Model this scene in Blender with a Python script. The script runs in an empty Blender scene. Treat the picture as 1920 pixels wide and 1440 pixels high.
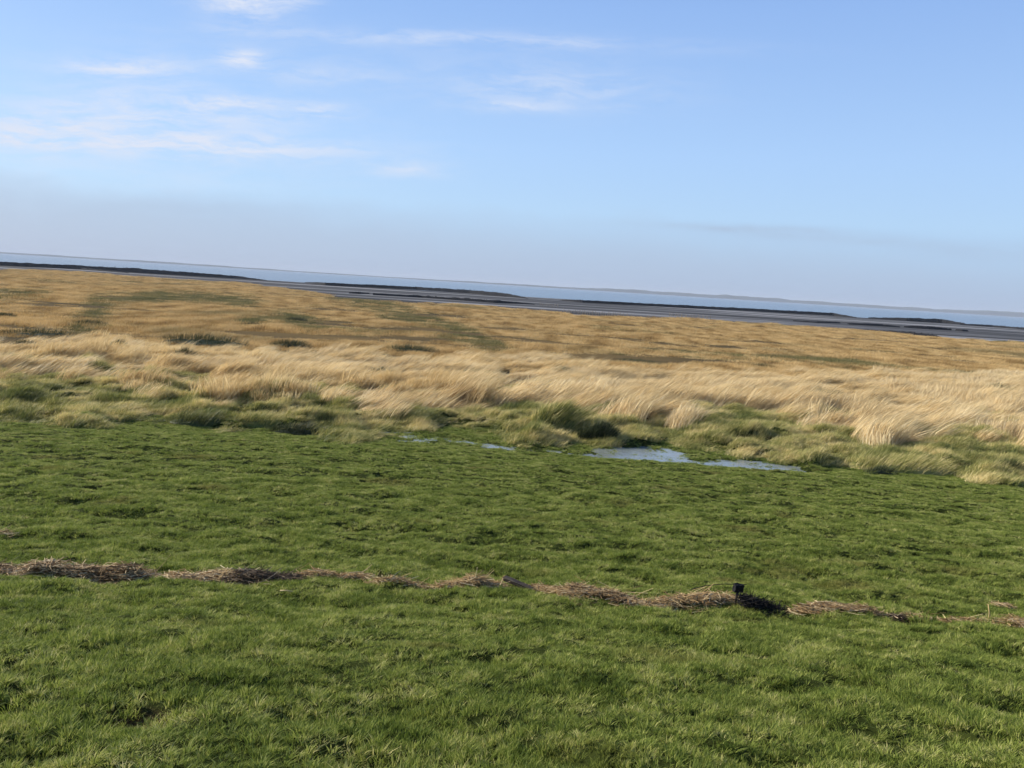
import bpy, math, random
import numpy as np
from mathutils import Matrix, Vector

R = math.radians
rng = np.random.default_rng(11)
random.seed(5)
scene = bpy.context.scene
COL = scene.collection

# ------------------------------------------------------------------ camera
EYE = 7.5
FPX = 1560.0                      # focal length in photo pixels (1920 wide)
PITCH = math.atan(186 / FPX)
ROLL = math.atan(0.0625)
fw = np.array([0, math.cos(PITCH), -math.sin(PITCH)])
r0 = np.array([1.0, 0, 0])
u0 = np.array([0, math.sin(PITCH), math.cos(PITCH)])
rt = math.cos(ROLL) * r0 + math.sin(ROLL) * u0
up = -math.sin(ROLL) * r0 + math.cos(ROLL) * u0
cam_d = bpy.data.cameras.new('camera')
cam = bpy.data.objects.new('camera', cam_d)
COL.objects.link(cam)
M = Matrix(((rt[0], up[0], -fw[0], 0), (rt[1], up[1], -fw[1], 0), (rt[2], up[2], -fw[2], EYE), (0, 0, 0, 1)))
cam.matrix_world = M
cam_d.sensor_width = 36
cam_d.lens = 36 * FPX / 1920
cam_d.clip_start = 0.1
cam_d.clip_end = 60000
scene.camera = cam


def ray(u, v):
    d = fw + rt * (u - 960) / FPX + up * (720 - v) / FPX
    return d / np.linalg.norm(d)


def project(x, y, z):
    px, py, pz = x, y, z - EYE
    a = px * rt[0] + py * rt[1] + pz * rt[2]
    b = px * up[0] + py * up[1] + pz * up[2]
    c = np.maximum(px * fw[0] + py * fw[1] + pz * fw[2], 0.05)
    return 960 + FPX * a / c, 720 - FPX * b / c


# ------------------------------------------------------------------ noise
def _hash(ix, iy, seed):
    h = (ix.astype(np.int64) * 374761393 + iy.astype(np.int64) * 668265263 + seed * 1442695041) & 0xffffffff
    h = ((h ^ (h >> 13)) * 1274126177) & 0xffffffff
    h = ((h ^ (h >> 16)) * 2246822519) & 0xffffffff
    return ((h ^ (h >> 15)) & 0xffffff) / float(0xffffff)


def vnoise(x, y, seed=0):
    x = np.asarray(x, float); y = np.asarray(y, float)
    ix = np.floor(x); iy = np.floor(y)
    fx = x - ix; fy = y - iy
    fx = fx * fx * fx * (fx * (fx * 6 - 15) + 10); fy = fy * fy * fy * (fy * (fy * 6 - 15) + 10)
    a = _hash(ix, iy, seed); b = _hash(ix + 1, iy, seed)
    c = _hash(ix, iy + 1, seed); d = _hash(ix + 1, iy + 1, seed)
    return (a * (1 - fx) + b * fx) * (1 - fy) + (c * (1 - fx) + d * fx) * fy


def fbm(x, y, seed=0, oct=3):
    s = 0; a = 0.5; t = 0
    for k in range(oct):
        c, n = math.cos(0.7 * k), math.sin(0.7 * k)
        s = s + a * vnoise((x * c - y * n) * 2 ** k + 17.3 * k, (x * n + y * c) * 2 ** k - 9.1 * k, seed + k)
        t += a; a *= 0.5
    return s / t


def sstep(a, b, x):
    t = np.clip((x - a) / (b - a), 0, 1)
    return t * t * (3 - 2 * t)


# ------------------------------------------------------------------ zones of the shore (read from the photo, stored as ground lines)
B_FOOT = ([-400, 0, 200, 450, 620, 850, 1000, 1100, 1250, 1480, 1560, 1750, 1850, 1920, 2400],
          [770, 790, 806, 800, 814, 802, 822, 830, 832, 862, 886, 892, 905, 915, 945])
B_PALE = ([-400, 0, 200, 350, 600, 850, 1100, 1250, 1500, 1700, 1920, 2400],
          [700, 716, 712, 732, 745, 768, 770, 772, 790, 808, 815, 845])
B_MARSH = ([-400, 0, 200, 330, 600, 800, 1000, 1150, 1400, 1700, 1920, 2400],
           [625, 646, 644, 660, 667, 672, 674, 696, 702, 706, 707, 736])
B_MUD = ([-400, 0, 150, 300, 450, 560, 640, 700, 800, 960, 1100, 1300, 1500, 1700, 1800, 1920, 2400],
         [473, 506, 509, 521, 529, 545, 556, 560, 566, 577, 590, 599, 610, 627, 637, 641, 672])


def prof_raw(y):
    return np.interp(y, [-30, 1.0, 11.8, 36.2, 50, 70, 20000], [5.7, 5.7, 3.2, 0.30, 0.18, 0.0, 0.0])


_py = np.linspace(-30, 120, 1501)
_pz = prof_raw(_py)
_k = np.exp(-0.5 * (np.linspace(-2.5, 2.5, 31) / 0.9) ** 2); _k /= _k.sum()
_pz = np.convolve(np.pad(_pz, 15, mode='edge'), _k, mode='valid')


def prof(y):
    return np.interp(y, _py, _pz)


def zone(x, y):
    """photo row of a ground point, and the four border rows at its column"""
    u, v = project(x, y, prof(y))
    return u, v


def soft(x, y, line, wob=1.0, seed=3):
    """signed ground offset beyond a border line: >0 farther than the line (in fraction of depth)"""
    u, v = zone(x, y)
    b = np.interp(u, line[0], line[1])
    hz = 474 + 0.0625 * u
    n = (fbm(x / (0.05 * np.maximum(y, 5)), y / (0.05 * np.maximum(y, 5)), seed) - 0.5) * wob * 0.20
    return np.log(np.maximum(b - hz, 2) / np.maximum(v - hz, 1)) + n


# puddle course on the foot of the dike: (u, v, half width in photo rows, depth)
PUD = [(760, 824, 12, .058), (860, 834, 10, .060), (980, 848, 8, .085), (1060, 855, 7, .105), (1140, 860, 7, .14), (1240, 866, 8, .17),
       (1330, 873, 8, .17), (1430, 881, 11, .20), (1500, 886, 8, .17), (1550, 891, 4, .12)]
PUD2 = [(1130, 848, 7, .11), (1185, 844, 11, .16), (1240, 851, 9, .14), (1285, 857, 5, .10)]


def pud_mask(x, y):
    u, v = project(x, y, np.full_like(np.asarray(x, float), 0.28))
    m = np.zeros_like(u)
    for P in (PUD, PUD2):
        P = np.array(P)
        c = np.interp(u, P[:, 0], P[:, 1]); w = np.interp(u, P[:, 0], P[:, 2]); d = np.interp(u, P[:, 0], P[:, 3])
        inside = sstep(P[0, 0] - 30, P[0, 0], u) * (1 - sstep(P[-1, 0], P[-1, 0] + 25, u))
        q = np.abs(v - c + (fbm(x * 1.3, y * 1.3, 71) - .5) * 14 + (vnoise(x * 4, y * 5, 72) - .5) * 9) / w
        m = np.maximum(m, d * inside * np.clip(1.5 - 0.8 * q, 0, 1))
    return m


# bare trodden patch with a hoof-deep step
def ground_of(u, v):
    d = ray(u, v); lo, hi = 1.0, 4000.0
    for _ in range(60):
        t = 0.5 * (lo + hi)
        if EYE + d[2] * t > prof(d[1] * t): lo = t
        else: hi = t
    return d[0] * lo, d[1] * lo


SCUFFS = [ground_of(246, 1334) + (0.34, 0.13), ground_of(620, 1395) + (0.0, 0.1)]
HOLES = [(ground_of(u, v), r) for u, v, r in ((905, 1150, .30), (1010, 1156, .34), (850, 1140, .17), (1385, 1166, .22),
                                             (1690, 1176, .14), (1640, 1240, .25), (700, 1430, .35), (1220, 1135, .15))]


def height(x, y):
    x = np.asarray(x, float); y = np.asarray(y, float)
    z = prof(y)
    foot = soft(x, y, B_FOOT, 1.0, 3)
    pale = soft(x, y, B_PALE, 1.7, 5)
    mud = soft(x, y, B_MUD, 0.6, 9)
    turf = 1 - sstep(-0.02, 0.03, foot)
    trans = sstep(0.0, 0.05, foot) * (1 - sstep(0.1, 0.3, pale))
    # trodden, tussocky turf
    wob = fbm(x / 0.34, y / 0.34, 21, 2) - 0.5
    wob2 = vnoise(x / 0.95 + 4, y / 0.62, 27) - 0.5
    big = fbm(x / 3.1, y / 2.2, 31, 2) - 0.5
    amp = np.interp(y, [0, 12, 30, 36, 42], [0.125, 0.125, 0.155, 0.07, 0.05])
    pit = np.clip(fbm(x / 0.75 + 9, y / 0.55, 37, 2) - 0.60, 0, 1) * (amp > .1)
    z = z - turf * 0.42 * pit
    z = z + turf * amp * (wob + 0.75 * wob2 * wob2 * np.sign(wob2) * 2 + 0.8 * big)
    # hummocks where the long grass starts
    z = z + trans * (1.1 * np.clip(fbm(x / 2.0, y / 1.5, 41, 2) - 0.42, 0, 1) + 0.30 * (vnoise(x / 0.9, y / 0.8, 43) - .5))
    # marsh relief
    far = sstep(0.1, 0.4, pale)
    z = z + far * (0.25 * (fbm(x / 9, y / 6, 51, 2) - .5))
    # marsh cliff to the mud
    z = z - sstep(-0.02, 0.02, mud) * 1.3
    z = z - pud_mask(x, y)
    for sx, sy, rx, dep in SCUFFS:
        q = ((x - sx) / max(rx, .01)) ** 2 + ((y - sy) / (0.55 * max(rx, .01))) ** 2
        z = z - dep * np.exp(-q * q) * (rx > 0)
    for (hx, hy), r in HOLES:
        q = ((x - hx) / r) ** 2 + ((y - hy) / (0.6 * r)) ** 2
        z = z - 0.10 * np.exp(-q * q)
    return z


# ------------------------------------------------------------------ object helpers
def tag(o, label=None, cat=None, group=None, kind=None):
    if label: o['label'] = label
    if cat: o['category'] = cat
    if group: o['group'] = group
    if kind: o['kind'] = kind
    return o


def mesh_obj(name, verts, faces, mats, parent=None, attrs=None, smooth=False, midx=None):
    me = bpy.data.meshes.new(name)
    me.from_pydata([tuple(v) for v in np.asarray(verts).tolist()] if not isinstance(verts, list) else verts, [], faces)
    for m in (mats if isinstance(mats, (list, tuple)) else [mats]): me.materials.append(m)
    if attrs:
        for k, a in attrs.items():
            at = me.attributes.new(k, 'FLOAT', 'POINT'); at.data.foreach_set('value', np.asarray(a, np.float32))
    if smooth: me.polygons.foreach_set('use_smooth', [True] * len(me.polygons))
    if midx is not None: me.polygons.foreach_set('material_index', midx)
    me.update()
    o = bpy.data.objects.new(name, me); COL.objects.link(o)
    if parent: o.parent = parent
    return o


class NT:
    def __init__(s, tree): s.t = tree; s.n = tree.nodes; s.l = tree.links; s.n.clear()
    def add(s, kind, **kw):
        n = s.n.new(kind)
        for k, v in kw.items(): setattr(n, k, v)
        return n
    def put(s, sock, v):
        if hasattr(v, 'is_output') or hasattr(v, 'links'): s.l.new(v, sock)
        else: sock.default_value = v
    def math(s, op, a, b=0.0, c=None, clamp=False):
        n = s.add('ShaderNodeMath', operation=op, use_clamp=clamp)
        s.put(n.inputs[0], a); s.put(n.inputs[1], b)
        if c is not None: s.put(n.inputs[2], c)
        return n.outputs[0]
    def mix(s, f, a, b, blend='MIX'):
        n = s.add('ShaderNodeMix', data_type='RGBA', blend_type=blend)
        s.put(n.inputs[0], f)
        s.put(n.inputs[6], a if not isinstance(a, tuple) else (*a, 1)); s.put(n.inputs[7], b if not isinstance(b, tuple) else (*b, 1))
        return n.outputs[2]
    def ramp(s, f, stops):
        n = s.add('ShaderNodeValToRGB'); s.put(n.inputs[0], f)
        e = n.color_ramp.elements
        while len(e) < len(stops): e.new(0.5)
        for i, (p, c) in enumerate(stops):
            e[i].position = p; e[i].color = (*c, 1) if isinstance(c, tuple) else (c, c, c, 1)
        return n.outputs[0]
    def noise(s, vec, scale, detail=3, rough=0.55):
        n = s.add('ShaderNodeTexNoise'); s.put(n.inputs['Vector'], vec)
        n.inputs['Scale'].default_value = scale; n.inputs['Detail'].default_value = detail; n.inputs['Roughness'].default_value = rough
        return n.outputs['Fac']
    def attr(s, name):
        n = s.add('ShaderNodeAttribute', attribute_name=name); return n.outputs['Fac']
    def pos(s, sc=(1, 1, 1)):
        g = s.add('ShaderNodeNewGeometry')
        m = s.add('ShaderNodeMapping'); m.inputs['Scale'].default_value = sc
        s.l.new(g.outputs['Position'], m.inputs['Vector']); return m.outputs[0]


def new_mat(name):
    m = bpy.data.materials.new(name); m.use_nodes = True
    return m, NT(m.node_tree)


def leaf_mat(name, stops, scales=((1, 1, 1), 0.5), w=(0.45, 0.75), trans=0.35, rough=0.6, spec=0.25, second=None):
    """blade material: colour from a world-space patch noise plus the blade's own random value"""
    m, t = new_mat(name)
    n1 = t.noise(t.pos(scales[0]), scales[1], 4)
    n1 = t.math('MULTIPLY_ADD', n1, 2.2, -0.6)
    f = t.math('ADD', t.math('MULTIPLY', n1, w[1]), t.math('MULTIPLY', t.attr('bv'), w[0]), clamp=True)
    col = t.ramp(f, stops)
    if second:
        scl, sc, thr, colr = second
        n2 = t.noise(t.pos(scl), sc, 3)
        k = t.math('MULTIPLY_ADD', n2, 7.0, -7.0 * thr, clamp=True)
        col = t.mix(t.math('MULTIPLY', k, 0.8), col, colr)
    p = t.add('ShaderNodeBsdfPrincipled')
    t.put(p.inputs['Base Color'], col); p.inputs['Roughness'].default_value = rough
    p.inputs['Specular IOR Level'].default_value = spec
    tr = t.add('ShaderNodeBsdfTranslucent'); t.put(tr.inputs['Color'], col)
    mx = t.add('ShaderNodeMixShader'); mx.inputs[0].default_value = trans
    t.l.new(p.outputs[0], mx.inputs[1]); t.l.new(tr.outputs[0], mx.inputs[2])
    o = t.add('ShaderNodeOutputMaterial'); t.l.new(mx.outputs[0], o.inputs['Surface'])
    return m


def plain_mat(name, stops, scale=3, stretch=(1, 1, 1), rough=0.8, spec=0.3, bump=0.0, bscale=20):
    m, t = new_mat(name)
    col = t.ramp(t.math('MULTIPLY_ADD', t.noise(t.pos(stretch), scale, 5), 2.0, -0.5, clamp=True), stops)
    p = t.add('ShaderNodeBsdfPrincipled'); t.put(p.inputs['Base Color'], col)
    p.inputs['Roughness'].default_value = rough; p.inputs['Specular IOR Level'].default_value = spec
    if bump:
        b = t.add('ShaderNodeBump'); b.inputs['Strength'].default_value = bump
        t.put(b.inputs['Height'], t.noise(t.pos(stretch), bscale, 4)); t.l.new(b.outputs[0], p.inputs['Normal'])
    o = t.add('ShaderNodeOutputMaterial'); t.l.new(p.outputs[0], o.inputs['Surface'])
    return m


# ------------------------------------------------------------------ materials
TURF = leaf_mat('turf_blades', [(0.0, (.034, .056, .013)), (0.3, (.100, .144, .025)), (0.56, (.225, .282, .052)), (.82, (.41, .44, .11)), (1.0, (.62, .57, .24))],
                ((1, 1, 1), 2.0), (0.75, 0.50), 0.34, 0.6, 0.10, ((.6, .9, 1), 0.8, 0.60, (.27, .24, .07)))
MEADOW = leaf_mat('long_grass_blades', [(0.0, (.045, .065, .018)), (0.30, (.13, .162, .042)), (0.60, (.32, .315, .085)), (0.88, (.66, .56, .23)), (1.0, (.80, .66, .32))],
                  ((.6, .6, 1), 0.8), (0.5, .92), 0.3, 0.6, 0.2)
REED = leaf_mat('reed_blades', [(0.0, (.40, .27, .13)), (0.3, (.62, .465, .23)), (0.65, (.80, .625, .33)), (1.0, (.93, .79, .49))],
                ((.35, .6, 1), 0.5), (0.6, 0.6), 0.3, 0.6, 0.2)
HEATH = leaf_mat('marsh_blades', [(0.0, (.11, .072, .034)), (0.3, (.30, .192, .072)), (0.6, (.49, .320, .118)), (1.0, (.74, .54, .25))],
                 ((.7, .30, 1), 0.42), (0.5, 1.0), 0.25, 0.7, 0.15, ((.5, .4, 1), 0.07, 0.57, (.22, .185, .08)))
OLIVE = leaf_mat('olive_marsh_blades', [(0.0, (.055, .066, .023)), (0.35, (.12, .128, .044)), (0.65, (.23, .20, .075)), (1.0, (.46, .34, .14))],
                 ((.3, .7, 1), 0.3), (0.6, 0.6), 0.25, 0.7, 0.15)
PLANTSHADE = leaf_mat('plant_shade_blades', [(0.0, (.018, .028, .010)), (0.5, (.04, .055, .02)), (1.0, (.10, .11, .045))],
                 ((1, 1, 1), 1.0), (0.7, 0.5), 0.15, 0.6, 0.15)  # near-black green: tussock and ditch shade is put into the blade colour
GREENT = leaf_mat('green_tussock_blades', [(0.0, (.05, .065, .02)), (0.5, (.13, .15, .045)), (1.0, (.36, .33, .12))],
                  ((1, 1, 1), 1.0), (0.8, 0.4), 0.25, 0.6, 0.2)
STRAW = leaf_mat('pale_straw', [(0.0, (.14, .08, .03)), (0.4, (.40, .25, .105)), (0.75, (.62, .44, .20)), (1.0, (.85, .70, .42))],
                 ((1, 1, 1), 1.7), (0.9, 0.25), 0.05, 0.6, 0.25)
STRAWB = leaf_mat('brown_straw', [(0.0, (.07, .042, .016)), (0.35, (.27, .165, .066)), (0.7, (.56, .38, .175)), (1.0, (.84, .68, .40))],
                  ((1, 1, 1), 1.7), (0.9, 0.25), 0.05, 0.6, 0.25)
STRAWD = leaf_mat('dark_straw', [(0.0, (.022, .014, .008)), (0.5, (.085, .052, .026)), (0.85, (.22, .145, .075)), (1.0, (.55, .42, .25))],
                  ((1, 1, 1), 1.7), (0.9, 0.25), 0.05, 0.6, 0.25)
LITTER = plain_mat('plant_litter', [(0, (.05, .032, .014)), (1, (.22, .14, .06))], 18, rough=.95, bump=.6, bscale=60)
BRUSH = plain_mat('brushwood', [(0, (.008, .009, .012)), (1, (.026, .025, .026))], .8, (.3, 1, 1), .95, .1, .5, 3)
WOOD = plain_mat('weathered_wood', [(0, (.16, .13, .10)), (1, (.42, .36, .28))], 4, (6, 6, 1), .85, .2, .4, 30)
DARKWOOD = plain_mat('wet_dark_wood', [(0, (.014, .011, .008)), (1, (.060, .045, .032))], 6, (1, 8, 8), .7, .25, .5, 25)
BLACK = plain_mat('black_rubber', [(0, (.006, .006, .007)), (1, (.016, .016, .018))], 14, rough=.75, spec=.2, bump=.3, bscale=30)
NETM = plain_mat('black_netting', [(0, (.010, .009, .009)), (1, (.040, .034, .030))], 30, rough=.85, spec=.15)
COAST = plain_mat('wooded_coast', [(0, (.02, .03, .02)), (1, (.06, .07, .04))], .004, rough=1, spec=0)


def ground_mat():
    m, t = new_mat('ground_soil')
    n = t.noise(t.pos(), 2.3, 5)
    green = t.ramp(n, [(.3, (.018, .026, .006)), (.7, (.045, .055, .012))])
    tan = t.ramp(t.noise(t.pos((.4, .8, 1)), .6, 5), [(.3, (.06, .055, .03)), (.7, (.20, .15, .075))])
    orange = t.ramp(t.noise(t.pos((.3, .8, 1)), .12, 6), [(.3, (.07, .055, .028)), (.7, (.20, .135, .055))])
    soil = t.ramp(t.noise(t.pos(), 30, 4), [(.3, (.06, .035, .022)), (.7, (.19, .11, .065))])
    peat = t.ramp(t.noise(t.pos((.3, 1, 1)), .5, 4), [(.3, (.02, .018, .015)), (.7, (.055, .05, .045))])
    c = t.mix(t.attr('reed'), green, tan)
    c = t.mix(t.attr('heath'), c, orange)
    c = t.mix(t.attr('bare'), c, soil)
    c = t.mix(t.attr('edge'), c, peat)
    p = t.add('ShaderNodeBsdfPrincipled'); t.put(p.inputs['Base Color'], c)
    p.inputs['Roughness'].default_value = 1; p.inputs['Specular IOR Level'].default_value = .02
    b = t.add('ShaderNodeBump'); b.inputs['Strength'].default_value = .5; b.inputs['Distance'].default_value = .04
    t.put(b.inputs['Height'], t.noise(t.pos(), 14, 5)); t.l.new(b.outputs[0], p.inputs['Normal'])
    o = t.add('ShaderNodeOutputMaterial'); t.l.new(p.outputs[0], o.inputs['Surface'])
    return m


def water_mat(name, col, rough, bscale, bstr, stretch=(1, 1, 1), ior=1.33):
    m, t = new_mat(name)
    p = t.add('ShaderNodeBsdfPrincipled'); p.inputs['Base Color'].default_value = (*col, 1)
    p.inputs['Roughness'].default_value = rough; p.inputs['IOR'].default_value = ior
    b = t.add('ShaderNodeBump'); b.inputs['Strength'].default_value = bstr; b.inputs['Distance'].default_value = .1
    t.put(b.inputs['Height'], t.noise(t.pos(stretch), bscale, 3)); t.l.new(b.outputs[0], p.inputs['Normal'])
    o = t.add('ShaderNodeOutputMaterial'); t.l.new(p.outputs[0], o.inputs['Surface'])
    return m


def mud_mat():
    m, t = new_mat('tidal_mud')
    n = t.noise(t.pos((.10, 1, 1)), .030, 8, .68)
    c = t.ramp(n, [(.34, (.020, .018, .014)), (.47, (.052, .046, .038)), (.54, (.10, .09, .075)), (.585, (.26, .24, .21)), (.66, (.55, .50, .46))])  # pale top stops paint wet sheen onto the mud as colour
    p = t.add('ShaderNodeBsdfPrincipled'); t.put(p.inputs['Base Color'], c)
    w = n
    t.put(p.inputs['Roughness'], t.math('MULTIPLY_ADD', w, -1.6, 1.45, clamp=True))
    p.inputs['Specular IOR Level'].default_value = .10
    b = t.add('ShaderNodeBump'); b.inputs['Strength'].default_value = .6; b.inputs['Distance'].default_value = .3
    t.put(b.inputs['Height'], t.noise(t.pos(), .7, 5)); t.l.new(b.outputs[0], p.inputs['Normal'])
    o = t.add('ShaderNodeOutputMaterial'); t.l.new(p.outputs[0], o.inputs['Surface'])
    return m


# ------------------------------------------------------------------ ground sheet (fan of rings, fine near the camera)
def build_ground():
    CY = -8.0
    rad = [0.5]
    while rad[-1] < 760:
        r = rad[-1]
        rad.append(r + (0.6 if r < 9 else 0.085 if r < 26 else max(0.10, (r - 8) * 0.0055)))
    rad = np.array(rad)
    fine = np.linspace(R(-44), R(44), 560)
    coarse = np.linspace(R(44), R(316), 40)[1:-1]
    ang = np.concatenate([fine, coarse])
    nA, nR = len(ang), len(rad)
    A, Q = np.meshgrid(ang, rad)
    X = Q * np.sin(A); Y = CY + Q * np.cos(A)
    Z = height(X, Y)
    reed = sstep(-.05, .08, soft(X, Y, B_PALE, 1.7, 5)); heath = sstep(-.05, .05, soft(X, Y, B_MARSH, 1, 7)); edge = sstep(-.03, -.01, soft(X, Y, B_MUD, .6, 9))
    bare = np.zeros_like(X)
    for sx, sy, rx, dep in SCUFFS:
        if rx > 0: bare = np.maximum(bare, np.exp(-(((X - sx) / rx) ** 2 + ((Y - sy) / (.6 * rx)) ** 2) ** 2))
    verts = np.stack([X.ravel(), Y.ravel(), Z.ravel()], 1)
    i = np.arange(nR - 1)[:, None] * nA; j = np.arange(nA)[None, :]; j2 = (j + 1) % nA
    F = np.stack([i + j, i + j2, i + nA + j2, i + nA + j], -1).reshape(-1, 4)[:, ::-1]
    o = mesh_obj('ground', verts, F.tolist(), ground_mat(), smooth=True,
                 attrs=dict(reed=reed.ravel(), heath=heath.ravel(), bare=bare.ravel(), edge=edge.ravel()))
    return tag(o, kind='structure')


build_ground()
MUDZ, SEAZ = -0.55, -0.62


def sheet(name, x0, x1, y0, y1, z, mat, nx=1, ny=1, fn=None):
    xs = np.linspace(x0, x1, nx + 1); ys = np.geomspace(y0, y1, ny + 1) if y0 > 0 else np.linspace(y0, y1, ny + 1)
    X, Y = np.meshgrid(xs, ys); Z = np.full_like(X, z) if fn is None else fn(X, Y)
    v = np.stack([X.ravel(), Y.ravel(), Z.ravel()], 1)
    f = [[r * (nx + 1) + c, r * (nx + 1) + c + 1, (r + 1) * (nx + 1) + c + 1, (r + 1) * (nx + 1) + c] for r in range(ny) for c in range(nx)]
    return tag(mesh_obj(name, v, f, mat, smooth=True), kind='structure')


def at(u, v, z):
    d = ray(u, v); t = (z - EYE) / d[2]
    return d[0] * t, d[1] * t


Y_SHORE = at(960, 534 + 18.5, MUDZ)[1]


def mud_z(X, Y):
    n = fbm(X / 160, Y / 45, 61, 3) - .5
    return MUDZ + 0.10 * n - sstep(Y_SHORE * .99, Y_SHORE * 1.15, Y + 300 * (fbm(X / 300, Y / 300, 63, 2) - .5)) * 0.35 - sstep(1.3 * Y_SHORE, 3 * Y_SHORE, Y) * 3


sheet('mud_flat', -1600, 1600, 150, 2600, MUDZ, mud_mat(), 160, 200, mud_z)
sheet('sea', -15000, 15000, Y_SHORE * .86, 15500, SEAZ, water_mat('sea_water', (.09, .12, .15), .22, .25, .35, (.4, 1, 1)))
px0, py0 = at(700, 800, .25)
sheet('puddle', px0, 16.0, 31.5, 39.5, 0.245, water_mat('puddle_water', (.22, .25, .25), .10, 6, .16, ior=1.45))


# ------------------------------------------------------------------ far coast
def build_coast():
    xs = np.arange(-9000, 9000, 30.0)
    D = 9000
    n = fbm(xs / 260, xs * 0 + 3, 81, 4); big = fbm(xs / 1800, xs * 0, 83, 2)
    h = 20 + 34 * n * (0.35 + big)
    h = h * np.interp(xs, [-6000, -3000, -1500, 300, 1200, 6000], [.55, .40, .25, .55, 1.0, 1.15])
    v = []; f = []
    for k, x in enumerate(xs):
        y = D + 300 * math.sin(x / 2300)
        v += [(x, y - 60, -1.5), (x, y - 25, h[k] * .75), (x, y + 30, h[k]), (x, y + 90, h[k] * .8), (x, y + 150, -1.5)]
    for k in range(len(xs) - 1):
        for q in range(4): f.append((k * 5 + q, k * 5 + q + 5, k * 5 + q + 6, k * 5 + q + 1))
    tag(mesh_obj('far_coast', np.array(v), f, COAST), kind='structure')


build_coast()


# ------------------------------------------------------------------ blades
def blades(n, px, py, pz, h, w, lean, bendx, bendy, g, face=None, segs=2):
    """n bent blades as one vertex/face set; bend = horizontal tip shift"""
    a = g.uniform(0, math.pi * 2, n) if face is None else face
    cx, cy = np.cos(a) * w / 2, np.sin(a) * w / 2
    rows = []; bh = []
    ts = np.linspace(0, 1, segs + 1)
    for t in ts[:-1]:
        ox = bendx * t ** lean; oy = bendy * t ** lean
        wd = 1 - 0.45 * t
        zz = pz + h * t
        rows += [np.stack([px + ox - cx * wd, py + oy - cy * wd, zz], 1), np.stack([px + ox + cx * wd, py + oy + cy * wd, zz], 1)]
        bh += [t, t]
    rows.append(np.stack([px + bendx, py + bendy, pz + h], 1)); bh.append(1.0)
    k = len(rows)
    V = np.stack(rows, 1).reshape(-1, 3)
    b = (np.arange(n) * k)[:, None]
    F = []
    for s in range(segs - 1): F.append(b + np.array([[2 * s, 2 * s + 1, 2 * s + 3, 2 * s + 2]]))
    quads = np.concatenate(F) if F else np.zeros((0, 4), int)
    tris = b + np.array([[k - 3, k - 2, k - 1]])
    bv = np.repeat(g.random(n), k)
    return V, quads.tolist() + tris.tolist(), bv, np.tile(bh, n)


# ------------------------------------------------------------------ scattered ground cover: clump shapes + points in one mesh, set out by geometry nodes
def scatter_group():
    ng = bpy.data.node_groups.new('ground_cover', 'GeometryNodeTree')
    ng.interface.new_socket('Geometry', in_out='INPUT', socket_type='NodeSocketGeometry')
    ng.interface.new_socket('Geometry', in_out='OUTPUT', socket_type='NodeSocketGeometry')
    N, L = ng.nodes, ng.links
    gi = N.new('NodeGroupInput'); go = N.new('NodeGroupOutput')

    def at_(name, ty):
        a = N.new('GeometryNodeInputNamedAttribute'); a.data_type = ty; a.inputs['Name'].default_value = name
        return a.outputs['Attribute']
    sp = N.new('GeometryNodeSeparateGeometry'); sp.domain = 'POINT'
    L.new(gi.outputs[0], sp.inputs['Geometry'])
    cmp_ = N.new('FunctionNodeCompare'); cmp_.data_type = 'FLOAT'; cmp_.operation = 'GREATER_THAN'
    L.new(at_('is_spot', 'FLOAT'), cmp_.inputs[0]); cmp_.inputs[1].default_value = 0.5
    L.new(cmp_.outputs[0], sp.inputs['Selection'])
    st = N.new('GeometryNodeSplitToInstances'); st.domain = 'POINT'
    L.new(sp.outputs['Inverted'], st.inputs['Geometry']); L.new(at_('clump', 'INT'), st.inputs['Group ID'])
    ip = N.new('GeometryNodeInstanceOnPoints')
    L.new(sp.outputs['Selection'], ip.inputs['Points']); L.new(st.outputs['Instances'], ip.inputs['Instance'])
    ip.inputs['Pick Instance'].default_value = True
    L.new(at_('pick', 'INT'), ip.inputs['Instance Index'])
    er = N.new('FunctionNodeEulerToRotation'); L.new(at_('turn', 'FLOAT_VECTOR'), er.inputs[0])
    L.new(er.outputs[0], ip.inputs['Rotation']); L.new(at_('size', 'FLOAT_VECTOR'), ip.inputs['Scale'])
    L.new(ip.outputs[0], go.inputs[0])
    return ng


SCATTER = scatter_group()


def scatter(name, label, cat, clumps, P, rot, size, mat):
    V = []; F = []; bv = []; bh = []; cid = []; off = 0
    for k, (v, f, b, h) in enumerate(clumps):
        V.append(v); F += [[i + off for i in q] for q in f]; bv.append(b); bh.append(h); cid.append(np.full(len(v), k)); off += len(v)
    nb = off; n = len(P)
    V = np.concatenate(V + [P])
    me = bpy.data.meshes.new(name); me.from_pydata(V.tolist(), [], F); me.materials.append(mat)
    z = lambda a: np.concatenate([a, np.zeros(n)])
    def put(nm, ty, a, key='value'):
        x = me.attributes.new(nm, ty, 'POINT'); x.data.foreach_set(key, np.ascontiguousarray(a).ravel())
    put('bv', 'FLOAT', z(np.concatenate(bv)).astype(np.float32))
    put('bh', 'FLOAT', z(np.concatenate(bh)).astype(np.float32))
    put('is_spot', 'FLOAT', np.concatenate([np.zeros(nb), np.ones(n)]).astype(np.float32))
    put('clump', 'INT', z(np.concatenate(cid)).astype(np.int32))
    put('pick', 'INT', np.concatenate([np.zeros(nb), rng.integers(0, len(clumps), n)]).astype(np.int32))
    put('turn', 'FLOAT_VECTOR', np.concatenate([np.zeros((nb, 3)), rot]).astype(np.float32), 'vector')
    put('size', 'FLOAT_VECTOR', np.concatenate([np.ones((nb, 3)), size]).astype(np.float32), 'vector')
    me.update()
    o = bpy.data.objects.new(name, me); COL.objects.link(o)
    md = o.modifiers.new('ground_cover', 'NODES'); md.node_group = SCATTER
    return tag(o, label, cat, kind='stuff')


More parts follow.
